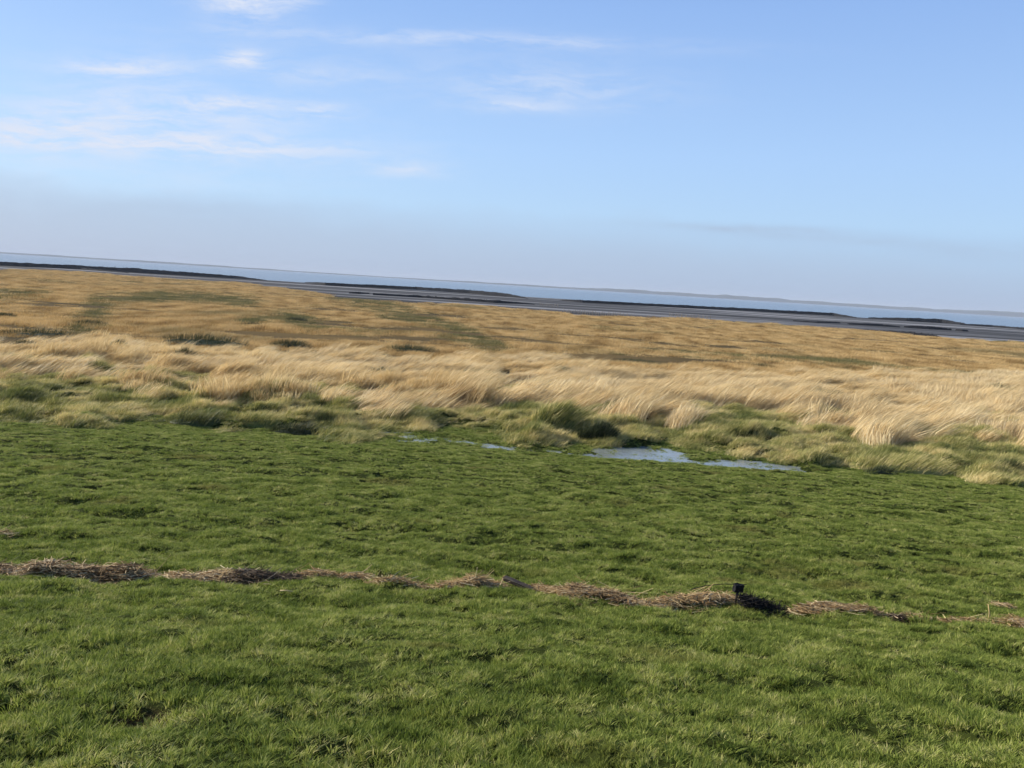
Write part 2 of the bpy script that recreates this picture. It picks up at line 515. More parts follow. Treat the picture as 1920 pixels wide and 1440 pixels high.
def disc(n, r, g, power=0.75):
    a = g.uniform(0, 2 * math.pi, n); q = r * g.random(n) ** power
    return q * np.cos(a), q * np.sin(a)


def clump_set(count, n, r, h, w, wind, bend, g, segs=2, lean=1.6):
    out = []
    for _ in range(count):
        x, y = disc(n, r, g)
        hh = g.uniform(h[0], h[1], n); ww = g.uniform(w[0], w[1], n)
        a = g.uniform(0, 2 * math.pi, n); b = hh * g.uniform(bend[0], bend[1], n)
        out.append(blades(n, x, y, np.full(n, -0.02 * h[1]), hh, ww, lean, b * np.cos(a) + hh * wind, b * np.sin(a), g, segs=segs))
    return out


def band(y0, y1, dens, xk=0.72, pad=4.0):
    """random ground points in the fan in front of the dike; dens(y) points per square metre"""
    xs = []; ys = []
    y = y0
    while y < y1:
        st = 1 / math.sqrt(dens(y)); hw = xk * y + pad
        c = np.arange(-hw, hw, st)
        xs.append(c + st * rng.uniform(-.15, 1.15, len(c))); ys.append(y + st * rng.uniform(-.15, 1.15, len(c))); y += st
    return np.concatenate(xs), np.concatenate(ys)


def slope_rot(x, y, yaw):
    e = 0.25
    dzx = (height(x + e, y) - height(x - e, y)) / (2 * e); dzy = (height(x, y + e) - height(x, y - e)) / (2 * e)
    # turn the clump by its yaw first, then lay it on the slope
    cz, sz = np.cos(yaw), np.sin(yaw)
    nx, ny = -dzx * .85, -dzy * .85; nl = np.sqrt(nx * nx + ny * ny + 1); nx, ny, nz = nx / nl, ny / nl, 1 / nl
    ax = np.stack([cz, sz, -(nx * cz + ny * sz) / nz], 1); ax /= np.linalg.norm(ax, axis=1)[:, None]
    N_ = np.stack([nx, ny, nz], 1); ay = np.cross(N_, ax)
    # matrix columns ax, ay, N_ -> XYZ euler
    return np.stack([np.arctan2(ay[:, 2], N_[:, 2]), -np.arcsin(np.clip(ax[:, 2], -1, 1)), np.arctan2(ax[:, 1], ax[:, 0])], 1)


def cover_turf():
    g = np.random.default_rng(1)
    cl = []
    for k in range(18):
        # each clump is a handful of small tufts with dark gaps between them
        nt = 17; tx, ty = disc(nt, .20, g, .55); n = 17
        px = np.repeat(tx, n) + g.normal(0, .014, nt * n); py = np.repeat(ty, n) + g.normal(0, .014, nt * n)
        dx, dy = px - np.repeat(tx, n), py - np.repeat(ty, n)
        th = np.repeat(g.uniform(.6, 1.15, nt), n); lean_a = np.repeat(g.uniform(0, 2 * math.pi, nt), n); lean_b = np.repeat(g.uniform(.1, .75, nt), n)
        hh = g.uniform(.030, .060, nt * n) * th; ww = g.uniform(.0038, .0080, nt * n)
        v = blades(nt * n, px, py, np.full(nt * n, -.004), hh, ww, 1.7, hh * (.12 + lean_b * np.cos(lean_a)) + dx * 1.4 + g.normal(0, .010, nt * n), hh * lean_b * np.sin(lean_a) + dy * 1.4 + g.normal(0, .010, nt * n), g)
        bvv = np.clip(v[2] * .55 + np.repeat(np.repeat(g.random(nt), n), 5) * .45, 0, 1)
        cl.append((v[0], v[1], bvv, v[3]))
    x, y = band(2.6, 41, lambda q: 40 if q < 14 else 25 if q < 22 else 14)
    f = soft(x, y, B_FOOT, 1, 3)
    z = height(x, y)
    keep = (f < rng.uniform(-.01, .09, len(x)))
    for sx, sy, rx, dep in SCUFFS:
        if rx > 0: keep &= (((x - sx) / rx) ** 2 + ((y - sy + .02) / (.45 * rx)) ** 2 > rng.uniform(.55, 1.2, len(x)))
    wet = pud_mask(x, y)
    keep &= ~((wet > .05) & (rng.random(len(x)) < np.interp(wet, [.05, .17], [.25, .74])))
    x, y, z = x[keep], y[keep], np.where(wet > .05, np.maximum(z, .245 - .025), z)[keep]   # stems standing in the shallow water
    tall = fbm(x / .55, y / .45, 91, 3); tuft = vnoise(x / .35, y / .35, 93)
    sc = np.interp(y, [0, 14, 26, 40], [.95, 1.05, 1.35, 1.45]) * rng.uniform(.85, 1.2, len(x))
    zz = np.clip(.70 + 1.2 * (tall - .33) + .9 * np.clip(tuft - .72, 0, 1), .7, 1.7)
    zz = zz * np.interp(y, [0, 16, 24, 40], [1.0, 1.0, .8, .7])
    size = np.stack([sc, sc, sc * zz], 1)
    rot = slope_rot(x, y, rng.uniform(-1.1, 1.1, len(x)))
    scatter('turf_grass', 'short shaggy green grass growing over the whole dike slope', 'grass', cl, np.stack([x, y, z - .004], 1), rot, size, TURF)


def cover_meadow():
    g = np.random.default_rng(2)
    cl = clump_set(12, 120, 0.36, (.16, .46), (.008, .022), .55, (.1, .7), g, segs=3)
    x, y = band(33, 66, lambda q: 12.0)
    f = soft(x, y, B_FOOT, 1, 3); p = soft(x, y, B_PALE, 1.7, 5)
    keep = (f > rng.uniform(-.015, .03, len(x))) & (p < rng.uniform(-.06, .18, len(x)))
    keep &= pud_mask(x, y) < .03
    hum = fbm(x / 1.1, y / .9, 45, 2)
    keep &= hum > rng.uniform(.18, .40, len(x))
    x, y = x[keep], y[keep]; hum = hum[keep]; f = f[keep]
    z = height(x, y)
    sc = rng.uniform(.8, 1.25, len(x)); zz = np.clip(.15 + 1.7 * (hum - .15), .4, 1.5) * np.interp(f, [0, .06], [.5, 1.0])
    scatter('long_grass', 'long olive green grass in hummocks between the turf and the pale reeds', 'grass', cl, np.stack([x, y, z - .02], 1),
            np.stack([rng.normal(0, .12, len(x)), rng.normal(0, .12, len(x)), rng.uniform(-.9, .9, len(x))], 1), np.stack([sc, sc, sc * zz], 1), MEADOW)


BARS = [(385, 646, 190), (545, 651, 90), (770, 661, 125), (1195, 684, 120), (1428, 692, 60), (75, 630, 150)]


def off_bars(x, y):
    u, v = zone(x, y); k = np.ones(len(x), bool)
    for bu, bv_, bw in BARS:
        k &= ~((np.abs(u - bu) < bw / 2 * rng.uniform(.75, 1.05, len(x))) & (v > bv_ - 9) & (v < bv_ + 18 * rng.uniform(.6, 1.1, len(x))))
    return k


def cover_reed():
    g = np.random.default_rng(3)
    cl = []
    for a, b in zip(clump_set(12, 160, 0.70, (.35, .95), (.010, .026), .95, (.05, .45), g, segs=3), clump_set(12, 30, 0.66, (.45, 1.10), (.025, .062), 1.05, (.05, .40), g, segs=3)):
        cl.append((np.concatenate([a[0], b[0]]), a[1] + [[i + len(a[0]) for i in q] for q in b[1]], np.concatenate([a[2], b[2]]), np.concatenate([a[3], b[3]])))
    x, y = band(40, 150, lambda q: np.interp(q, [45, 100, 150], [4.6, 2.6, 1.4]))
    p = soft(x, y, B_PALE, 1.7, 5); h = soft(x, y, B_MARSH, 1, 7)
    keep = (p > rng.uniform(-.10, .10, len(x))) & (h < rng.uniform(-.10, .08, len(x)))
    gap = fbm(x / 4.2, y / 2.4, 97, 4); tuf = vnoise(x / 1.7, y / 1.3, 98)
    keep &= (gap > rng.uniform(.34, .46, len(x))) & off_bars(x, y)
    x, y, gap, tuf, h = x[keep], y[keep], gap[keep], tuf[keep], h[keep]
    z = height(x, y)
    sc = rng.uniform(.8, 1.3, len(x)); zz = np.clip(.25 + 1.7 * (gap - .28) + .75 * tuf * tuf, .35, 1.6) * np.interp(h, [-.45, .02], [1, .62]); swirl = (fbm(x / 7, y / 5, 111, 2) - .5) * 3.2
    scatter('reed_grass', 'pale straw coloured reeds combed to the right by the wind', 'reeds', cl, np.stack([x, y, z - .03], 1),
            np.stack([rng.normal(0, .10, len(x)), rng.normal(0, .10, len(x)), swirl + rng.uniform(-.45, .45, len(x))], 1), np.stack([sc, sc, sc * zz], 1), REED)


GREENS = [[(650, 562), (720, 578), (800, 606), (890, 640), (930, 652)], [(720, 574), (830, 612), (880, 632)], [(190, 570), (170, 600), (150, 622)], [(470, 600), (530, 590), (590, 612)],
          [(0, 555), (60, 550)], [(200, 560), (330, 556), (460, 566)]]


def green_mask(x, y):
    u, v = zone(x, y); m = np.zeros_like(u)
    for L_ in GREENS:
        for (a, b), (c, d) in zip(L_[:-1], L_[1:]):
            tt = np.clip(((u - a) * (c - a) + (v - b) * (d - b) * 9) / ((c - a) ** 2 + 9 * (d - b) ** 2 + 1e-6), 0, 1)
            dd = np.hypot(u - a - tt * (c - a), (v - b - tt * (d - b)) * 3)
            m = np.maximum(m, (1 - sstep(14, 50, dd)))
    m = m * np.clip(.9 + 2.6 * (fbm(x / 7, y / 5, 107, 3) - .40), 0, 1)
    return m


def cover_heath():
    g = np.random.default_rng(4)
    cl = clump_set(10, 150, 1.5, (.20, .55), (.022, .055), .35, (.05, .5), g, segs=2)
    x, y = band(75, 470, lambda q: np.interp(q, [80, 150, 300, 460], [1.3, .70, .30, .17]), .70, 6)
    h = soft(x, y, B_MARSH, 1, 7); m = soft(x, y, B_MUD, .6, 9)
    keep = (h > rng.uniform(-.14, .04, len(x))) & (m < rng.uniform(-.05, -.01, len(x)))
    gap = fbm(x / 14, y / 7, 99, 3)
    gm = green_mask(x, y) + np.clip((fbm(x / 22, y / 16, 103, 3) - .68) * 6, 0, 1)
    keep &= gap > rng.uniform(.28, .44, len(x))
    x, y, gap, gm = x[keep], y[keep], gap[keep], gm[keep]
    z = height(x, y)
    sc = np.interp(y, [80, 200, 460], [.75, 1.1, 1.7]) * rng.uniform(.8, 1.3, len(x)); zz = np.clip(.35 + 2.0 * (gap - .3), .35, 1.4) / sc ** .5
    P = np.stack([x, y, z - .02], 1); S = np.stack([sc, sc, sc * zz], 1)
    Q = np.stack([rng.normal(0, .06, len(x)), rng.normal(0, .06, len(x)), rng.uniform(-1, 1, len(x))], 1)
    k = rng.random(len(x)) < gm
    scatter('marsh_grass', 'rust and ochre marsh grass spreading from the reeds to the mud flats', 'marsh grass', cl, P[~k], Q[~k], S[~k], HEATH)
    S2 = S[k].copy(); S2[:, 2] *= .7
    scatter('marsh_plants', 'low olive green plants in streaks through the rust marsh grass', 'marsh plants', cl, P[k], Q[k], S2, OLIVE)


cover_turf(); cover_meadow(); cover_reed(); cover_heath()


# ------------------------------------------------------------------ single tussocks and dark plants
def tussock(name, label, cat, u, v, wpx, hpx, mat, group, n=900, wind=.5, depth=.45, seed=0, zbase=None):
    g = np.random.default_rng(100 + seed)
    x, y = ground_of(u, v)
    k = math.hypot(x, y) / FPX
    W = wpx * k / 2; H = hpx * k
    D = max(W * depth, .2)
    a = g.uniform(0, 2 * math.pi, n); q = g.random(n) ** .6
    lx = W * .9 * q * np.cos(a); ly = D * .9 * q * np.sin(a)
    wob = fbm((x + lx) / (.5 * H + .05), (y + ly) / (.5 * H + .05), 200 + seed, 2)
    dome = np.clip(1 - q ** 2, 0, 1) ** .5
    gz = height(x + lx, y + ly) - height(np.array([x]), np.array([y]))[0]
    pz = gz - .02 + .45 * H * dome * (.4 + wob)
    hh = H * g.uniform(.35, .75, n) * (.55 + .45 * dome)
    w = np.clip(H * g.uniform(.012, .03, n), .006, .035)
    bx = hh * wind + hh * .55 * q * np.cos(a) + hh * g.normal(0, .18, n); by = hh * .5 * q * np.sin(a) + hh * g.normal(0, .18, n)
    V, F, bv, bh = blades(n, lx, ly, pz, hh, w, 1.5, bx, by, g, segs=3)
    # rooted mound under the blades
    na, nr = 20, 6; o = len(V); mf = []
    tt, rr = np.meshgrid(2 * math.pi * np.arange(na) / na, np.arange(nr + 1) / nr)
    mdx, mdy = (W * .92 * rr * np.cos(tt)).ravel(), (D * .92 * rr * np.sin(tt)).ravel(); rr = rr.ravel()
    mz = height(x + mdx, y + mdy) - height(np.array([x]), np.array([y]))[0]
    mz = mz - .06 + .42 * H * np.sqrt(np.clip(1 - rr ** 2, 0, 1)) * (.4 + fbm((x + mdx) / (.5 * H + .05), (y + mdy) / (.5 * H + .05), 200 + seed, 2))
    mv = np.stack([mdx, mdy, mz], 1)
    for i in range(nr):
        for j in range(na):
            j2 = (j + 1) % na
            mf.append([o + i * na + j, o + (i + 1) * na + j, o + (i + 1) * na + j2, o + i * na + j2])
    V = np.concatenate([V, np.array(mv)]); F = F + mf
    bv = np.concatenate([bv, np.full(len(mv), .15)]); bh = np.concatenate([bh, np.zeros(len(mv))])
    ob = mesh_obj(name, V, F, mat, attrs=dict(bv=bv, bh=bh))
    ob.location = (x, y, height(np.array([x]), np.array([y]))[0])
    return tag(ob, label, cat, group)


TG = 'grass tussocks at the foot of the dike'
SG = 'dark plants among the pale reeds'
DG = 'dark plant patches and painted ditch shade between the reeds and the rust marsh'  # low plants with the ditch's shade put into their dark colour
for k, (lab, u, v, w, h, mt, n, wd) in enumerate([
    ('black green rounded tussock at the left end of the bright puddle', 1118, 828, 84, 36, PLANTSHADE, 1500, .35),
    ('pale yellow upright tuft just left of the black green tussock', 1045, 812, 120, 46, MEADOW, 1200, .7),
    ('dark flat tussock in front of the yellow hummock, left of the faint wet strip', 560, 812, 120, 22, PLANTSHADE, 1100, .6),
    ('wide dark green hummock at the turf edge, left of the puddle', 755, 792, 190, 24, GREENT, 1700, .6),
    ('small olive hummock at the turf edge on the left', 365, 796, 110, 27, GREENT, 1000, .6),
    ('dark green slanting tussock below the pale reeds on the left', 500, 762, 160, 20, GREENT, 1300, .6),
    ('straw topped tussock with a dark underside, right of the puddle end', 1690, 880, 220, 30, MEADOW, 1700, .9),
    ('clump of painted shade under the straw topped tussock beside the puddle end', 1650, 889, 70, 18, PLANTSHADE, 600, .5),  # dark blades stand in for the shaded underside of the tussock
    ('brown green hummock behind the bright puddle', 1340, 812, 110, 24, GREENT, 1100, .5),
    ('dark brown clump under the pale reeds behind the black green tussock', 1165, 780, 100, 22, PLANTSHADE, 800, .6),
    ('small dark tuft at the turf edge, rightmost along the foot of the dike', 1880, 895, 60, 30, GREENT, 700, .5),
    ('yellow hummock above the dark flat tussock on the left', 470, 795, 130, 28, MEADOW, 1200, .6),
    ('dark green streak of grass at the left frame edge above the turf', 60, 760, 150, 18, GREENT, 1200, .4)]):
    tussock('grass_tussock', lab, 'tussock', u, v, w, h, mt, TG, n, wd, seed=k)
for k, (lab, u, v, w, h) in enumerate([
    ('dark bushy plant low in the pale reeds left of the middle', 890, 718, 95, 24),
    ('small dark plant in the pale reeds, third from the left', 712, 708, 62, 20),
    ('dark plant with painted shade of a long hollow in the reeds right of the middle', 1520, 748, 130, 22),  # the hollow has no shape, only shade in the dark blade colour
    ('dark plant in the reeds near the right frame edge', 1868, 744, 70, 22),
    ('brown plant in the reeds under the dark bar on the left', 350, 680, 60, 26),
    ('dark tuft on the left behind the leaning reed plume', 212, 668, 42, 24),
    ('long dark plant in the reeds at the left frame edge', 50, 664, 90, 20),
    ('small grey green plant alone in the reeds at the middle', 1050, 703, 46, 16)]):
    tussock('marsh_plant', lab, 'plant', u, v, w, h, PLANTSHADE, SG, 900, .5, seed=30 + k)
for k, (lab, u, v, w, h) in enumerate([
    ('long black bar of plants and painted ditch shade, widest of those edging the reeds', 385, 646, 180, 21),
    ('dark patch of plants and painted ditch shade at the right end of the long black bar', 545, 651, 84, 16),
    ('dark patch of plants and painted ditch shade edging the reeds left of the middle', 770, 661, 118, 16),
    ('brown patch of plants and painted ditch shade edging the reeds right of the middle', 1195, 684, 116, 13),
    ('thin dark patch of plants and painted ditch shade edging the reeds farthest right', 1428, 692, 58, 10),
    ('dark patch of plants and painted ditch shade edging the reeds at the left frame edge', 75, 630, 145, 15),
    ('black patch of plants and painted ditch shade at the left frame edge in the rust marsh', 8, 598, 44, 12),
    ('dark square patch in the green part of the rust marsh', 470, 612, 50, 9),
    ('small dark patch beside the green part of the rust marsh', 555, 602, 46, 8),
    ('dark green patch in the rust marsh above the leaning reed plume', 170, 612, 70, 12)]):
    tussock('marsh_shrub_shade', lab, 'plant', u, v, w, h, PLANTSHADE, DG, 1000, .3, .6, seed=50 + k)


# ------------------------------------------------------------------ wrack line: separate heaps of straw, a plank, a stake, netting, twigs
def prism(p, d, L_, r, g):
    d = d / np.linalg.norm(d); s = np.cross(d, [0.2, .3, 1]); s /= np.linalg.norm(s); q = np.cross(d, s)
    sag = np.array([g.normal(0, .16), g.normal(0, .16), g.normal(-.01, .04)]) * L_
    v = []
    for t, rr, off in ((-.5, 1, 0), (0, .95, 1), (.5, .6, 0)):
        c = p + d * L_ * t + sag * off
        for k in range(3):
            a = 2.094 * k
            v.append(c + r * rr * (s * math.cos(a) + q * math.sin(a)))
    f = [(0, 1, 2), (8, 7, 6)]
    for b in (0, 3):
        for k in range(3):
            k2 = (k + 1) % 3
            f.append((b + k, b + 3 + k, b + 3 + k2, b + k2))
    return v, f


def heap(label, u0, v0, u1, v1, hpx, mat, n, seed, spread=1.0, upright=.12, mound=True):
    g = np.random.default_rng(300 + seed)
    ax, ay = ground_of(u0, v0); bx, by = ground_of(u1, v1)
    cx, cy = (ax + bx) / 2, (ay + by) / 2
    k = math.hypot(cx, cy) / FPX
    Wd = hpx * k * 1.65 * spread; Hh = hpx * k * .42
    z0 = height(np.array([cx]), np.array([cy]))[0]
    V = []; F = []; bv = []; mi = []
    n = int(n * 2.1)
    def wid(x): return Wd * .6 * (.35 + 1.15 * fbm(x / .42, np.full_like(x, seed + .5), 8, 2))
    def hump(t, q, x):
        return np.clip(1 - q * q, 0, 1) * Hh * (.30 + 1.1 * fbm(x / .30, q * 1.5 + seed, 5, 2)) * np.minimum(1, np.minimum(6 * np.clip(t, 0, 1) + .15, 6 * (1 - np.clip(t, 0, 1)) + .15))
    t = g.uniform(-.03, 1.03, n); q = np.where(g.random(n) < .05, np.clip(g.normal(0, 1.3, n), -2.4, 2.4), np.clip(g.normal(0, .52, n), -1.9, 1.9))
    x = ax + (bx - ax) * t; y = ay + (by - ay) * t + q * wid(x)
    z = height(x, y) + np.maximum(0, hump(t, q, x)) + np.abs(g.normal(0, .006, n)) + .022
    for k_ in range(n):
        a = g.normal(0, .9); el = g.normal(0, .09) + (abs(g.normal(0, .45)) if g.random() < upright * .25 else 0)
        L_ = g.uniform(.08, .30) * (1.4 if g.random() < .08 else 1)
        d = np.array([math.cos(a) * math.cos(el), math.sin(a) * math.cos(el), math.sin(el)])
        v, f = prism(np.array([x[k_] - cx, y[k_] - cy, z[k_] - z0]) + np.array([0, 0, max(0, abs(d[2]) * L_ * .4)]), d, L_, g.uniform(.0018, .0050), g)
        o = len(V); V += v; F += [tuple(i + o for i in q_) for q_ in f]; bv += [g.random()] * len(v); mi += [0] * len(f)
    if mound:
        nt = max(6, int(abs(bx - ax) / .07)); nq = 7; o = len(V)
        tm, qm = np.meshgrid(np.arange(nt + 1) / nt, np.linspace(-1, 1, nq), indexing='ij'); tm = tm.ravel(); qm = qm.ravel()
        xm = ax + (bx - ax) * tm; ym = ay + (by - ay) * tm + qm * wid(xm) * .8
        zm = height(xm, ym) - z0 + hump(tm, qm, xm) * .9 + np.where(np.abs(qm) < .9, .012, -.03)
        V += list(np.stack([xm - cx, ym - cy, zm], 1)); bv += [.1] * len(xm)
        for i in range(nt):
            for j in range(nq - 1):
                F.append((o + i * nq + j, o + (i + 1) * nq + j, o + (i + 1) * nq + j + 1, o + i * nq + j + 1)); mi.append(1)
    ob = mesh_obj('straw_heap', np.array([tuple(v) for v in V]), F, [mat, LITTER], attrs=dict(bv=bv), midx=mi)
    ob.location = (cx, cy, z0)
    return tag(ob, label, 'straw', 'heaps of washed up straw along the dike')


heap('long brown straw heap touching the left frame edge, biggest of all', -60, 1073, 300, 1084, 40, STRAWB, 900, 1, upright=.2)
heap('orange brown straw heap right of the biggest heap', 306, 1084, 432, 1088, 28, STRAW, 330, 2)
heap('dark matted straw heap with a black hollow', 436, 1089, 560, 1094, 30, STRAWD, 330, 3)
heap('thin pale straw strip leading to an upright stalk', 562, 1089, 690, 1094, 15, STRAW, 200, 4)
heap('sparse flattened straws between the upright stalk and the light heap', 700, 1101, 822, 1107, 12, STRAW, 130, 5, mound=False)
heap('light tan straw heap left of the dark plank', 822, 1104, 945, 1106, 26, STRAW, 320, 6)
heap('pale straw heap sloping down right of the dark plank', 998, 1108, 1075, 1128, 24, STRAW, 240, 7)
heap('rust brown straw heap with dark gaps in the middle of the line', 1062, 1120, 1210, 1136, 36, STRAWB, 480, 8, upright=.2)
heap('bright yellow straw heap around the foot of the stake', 1208, 1138, 1385, 1134, 28, STRAW, 520, 9, upright=.4)
heap('red brown straw heap right of the black netting', 1470, 1145, 1640, 1156, 24, STRAWB, 380, 10)
heap('tiny dark straw heap, second to last on the right', 1662, 1158, 1702, 1160, 12, STRAWD, 60, 11)
heap('thinnest straw strip, flat on the grass between two small heaps on the right', 1702, 1160, 1775, 1163, 9, STRAWB, 60, 16, mound=False)
heap('scattered brown straw heap near the right frame edge', 1775, 1164, 1875, 1172, 15, STRAWB, 150, 12)
heap('pale straw heap cut by the right frame edge', 1888, 1172, 1990, 1178, 20, STRAW, 200, 13)
heap('small rusty patch of straw alone above the biggest heap', -20, 1004, 28, 1006, 8, STRAWB, 30, 14, mound=False)
heap('faint rusty straw patch alone above the line on the right', 1868, 1136, 1900, 1138, 10, STRAWB, 50, 15, mound=False)


def box_mesh(name, sx, sy, sz, mat, parent=None, bev=.01, jit=0.0, seed=0):
    import bmesh
    bm = bmesh.new(); bmesh.ops.create_cube(bm, size=1)
    for v in bm.verts: v.co = Vector((v.co.x * sx, v.co.y * sy, v.co.z * sz))
    bmesh.ops.subdivide_edges(bm, edges=bm.edges[:], cuts=3, use_grid_fill=True)
    r = random.Random(seed)
    if jit:
        for v in bm.verts: v.co += Vector((r.gauss(0, jit), r.gauss(0, jit), r.gauss(0, jit)))
    me = bpy.data.meshes.new(name); bm.to_mesh(me); bm.free(); me.materials.append(mat)
    o = bpy.data.objects.new(name, me); COL.objects.link(o)
    if bev:
        md = o.modifiers.new('bevel', 'BEVEL'); md.width = bev; md.segments = 2; md.limit_method = 'ANGLE'
    if parent: o.parent = parent
    return o


def hz1(x, y): return float(height(np.array([x]), np.array([y]))[0])


# plank
ax, ay = ground_of(944, 1102); bx, by = ground_of(1004, 1113)
pl = box_mesh('driftwood_plank', math.hypot(bx - ax, by - ay), .075, .05, DARKWOOD, bev=.006, jit=.003, seed=2)
pl.location = ((ax + bx) / 2, (ay + by) / 2, hz1((ax + bx) / 2, (ay + by) / 2) + .10)
pl.rotation_euler = (.15, R(2.5), math.atan2(by - ay, bx - ax))
tag(pl, 'short dark wet plank lying in the straw line', 'plank')


def tube(name, pts, rad, mat, parent=None, ns=7):
    pts = [np.array(p, float) for p in pts]; V = []; F = []
    for i, p in enumerate(pts):
        d = pts[min(i + 1, len(pts) - 1)] - pts[max(i - 1, 0)]; d /= np.linalg.norm(d)
        s = np.cross(d, [.31, .9, .2]); s /= np.linalg.norm(s); q = np.cross(d, s)
        r = rad[i] if isinstance(rad, (list, tuple)) else rad
        for k in range(ns):
            a = 2 * math.pi * k / ns; V.append(p + r * (s * math.cos(a) + q * math.sin(a)))
    for i in range(len(pts) - 1):
        for k in range(ns):
            k2 = (k + 1) % ns; F.append((i * ns + k, i * ns + k2, (i + 1) * ns + k2, (i + 1) * ns + k))
    F.append(tuple(range(ns))[::-1]); F.append(tuple((len(pts) - 1) * ns + k for k in range(ns)))
    return mesh_obj(name, np.array(V), F, mat, parent, smooth=True, attrs=dict(bv=[.75] * len(V)))


sx, sy = ground_of(1377, 1139)
root = bpy.data.objects.new('marker_stake', None); COL.objects.link(root); root.location = (sx, sy, hz1(sx, sy))
tag(root, 'short leaning stake with a square black head in the straw line', 'stake')
kk = math.hypot(sx, sy) / FPX
tube('post', [(0, 0, -.1), (.012, 0, .10), (.03, .01, .22)], [.017, .016, .015], DARKWOOD, root)
hd = box_mesh('head', 18 * kk, 10 * kk, 14 * kk, BLACK, root, bev=.018, jit=.005, seed=4)
hd.location = (.025, .01, .235); hd.rotation_euler = (.1, .08, .3)
# thin dark twig running off to the left of the head
tx, ty = ground_of(1290, 1112)
tw = tube('twig', [(0, 0, .0), (.25, .02, .075), (.5, .02, .115), (.82, -.01, .14)], [.004, .006, .006, .005], DARKWOOD)
tw.location = (tx, ty, hz1(tx, ty) + .01)
tag(tw, 'thin dark twig arching left of the stake head', 'twig')
# pale stalk
tx, ty = ground_of(667, 1088)
st = tube('reed_stalk', [(0, 0, .01), (.06, .0, .035), (.14, .01, .09), (.21, .0, .17)], [.007, .007, .006, .004], STRAW)
st.location = (tx, ty, hz1(tx, ty)); tag(st, 'pale curved reed stalk sticking up from the thin straw strip', 'stalk')
for lab, u, v, pts in [('pale broken stalk upright near the right end of the straw line', 1853, 1166, [(0, 0, 0), (.0, 0, .12), (-.03, 0, .24)]),
                       ('long pale stalk slanting across the gap beside the dark plank', 1003, 1104, [(0, 0, .12), (.12, -.06, .08), (.30, -.16, .03)]),
                       ('thin pale stalk lying on the grass below the dark matted heap', 525, 1111, [(0, 0, .05), (.08, 0, .055), (.15, .0, .045)]),
                       ('pale thick stalk lying in front of the yellow heap', 1268, 1133, [(0, 0, .12), (.2, 0, .13), (.42, .02, .10)])]:
    x, y = ground_of(u, v); o = tube('reed_stalk', pts, .007, STRAW); o.location = (x, y, hz1(x, y)); tag(o, lab, 'stalk', 'loose reed stalks')


# tangled black netting
def netting():
    g = np.random.default_rng(77)
    cx, cy = ground_of(1415, 1146); z0 = hz1(cx, cy); k = math.hypot(cx, cy) / FPX
    V = []; F = []
    nu, nv = 26, 12
    for i in range(nu + 1):
        for j in range(nv + 1):
            a = i / nu; b = j / nv
            x = (-26 + 74 * a) * k; w = (13 * (1 - a) ** .7 + 3) * k
            y = (b - .5) * 2 * w * 1.3 - .12 * a
            bulge = max(0, 1 - (2 * b - 1) ** 2)
            h = (.07 * (1 - a) ** 1.3 + .02) * bulge * (.5 + fbm(np.array([a * 9]), np.array([b * 5]), 9, 3)[0])
            V.append((x, y, hz1(cx + x, cy + y) - z0 + h + (.03 if 0 < j < nv else -.02)))
    for i in range(nu):
        for j in range(nv):
            F.append((i * (nv + 1) + j, (i + 1) * (nv + 1) + j, (i + 1) * (nv + 1) + j + 1, i * (nv + 1) + j + 1))
    for _ in range(420):
        a = g.random() ** 1.2; p = np.array([(-26 + 74 * a) * k, g.normal(0, 12) * k - .12 * a, 0])
        p[2] = hz1(cx + p[0], cy + p[1]) - z0 + .05 + .12 * (1 - a) * g.random()
        d = np.array([g.normal(0, 1), g.normal(0, .6), g.normal(0, .4)])
        v, f = prism(p, d, g.uniform(.08, .25), .005, g); o = len(V); V += [tuple(q) for q in v]; F += [tuple(i + o for i in q) for q in f]
    o = mesh_obj('tangled_netting', np.array([tuple(v) for v in V]), F, NETM); o.location = (cx, cy, z0)
    tag(o, 'black tangled netting trailing right from the stake', 'netting')


netting()


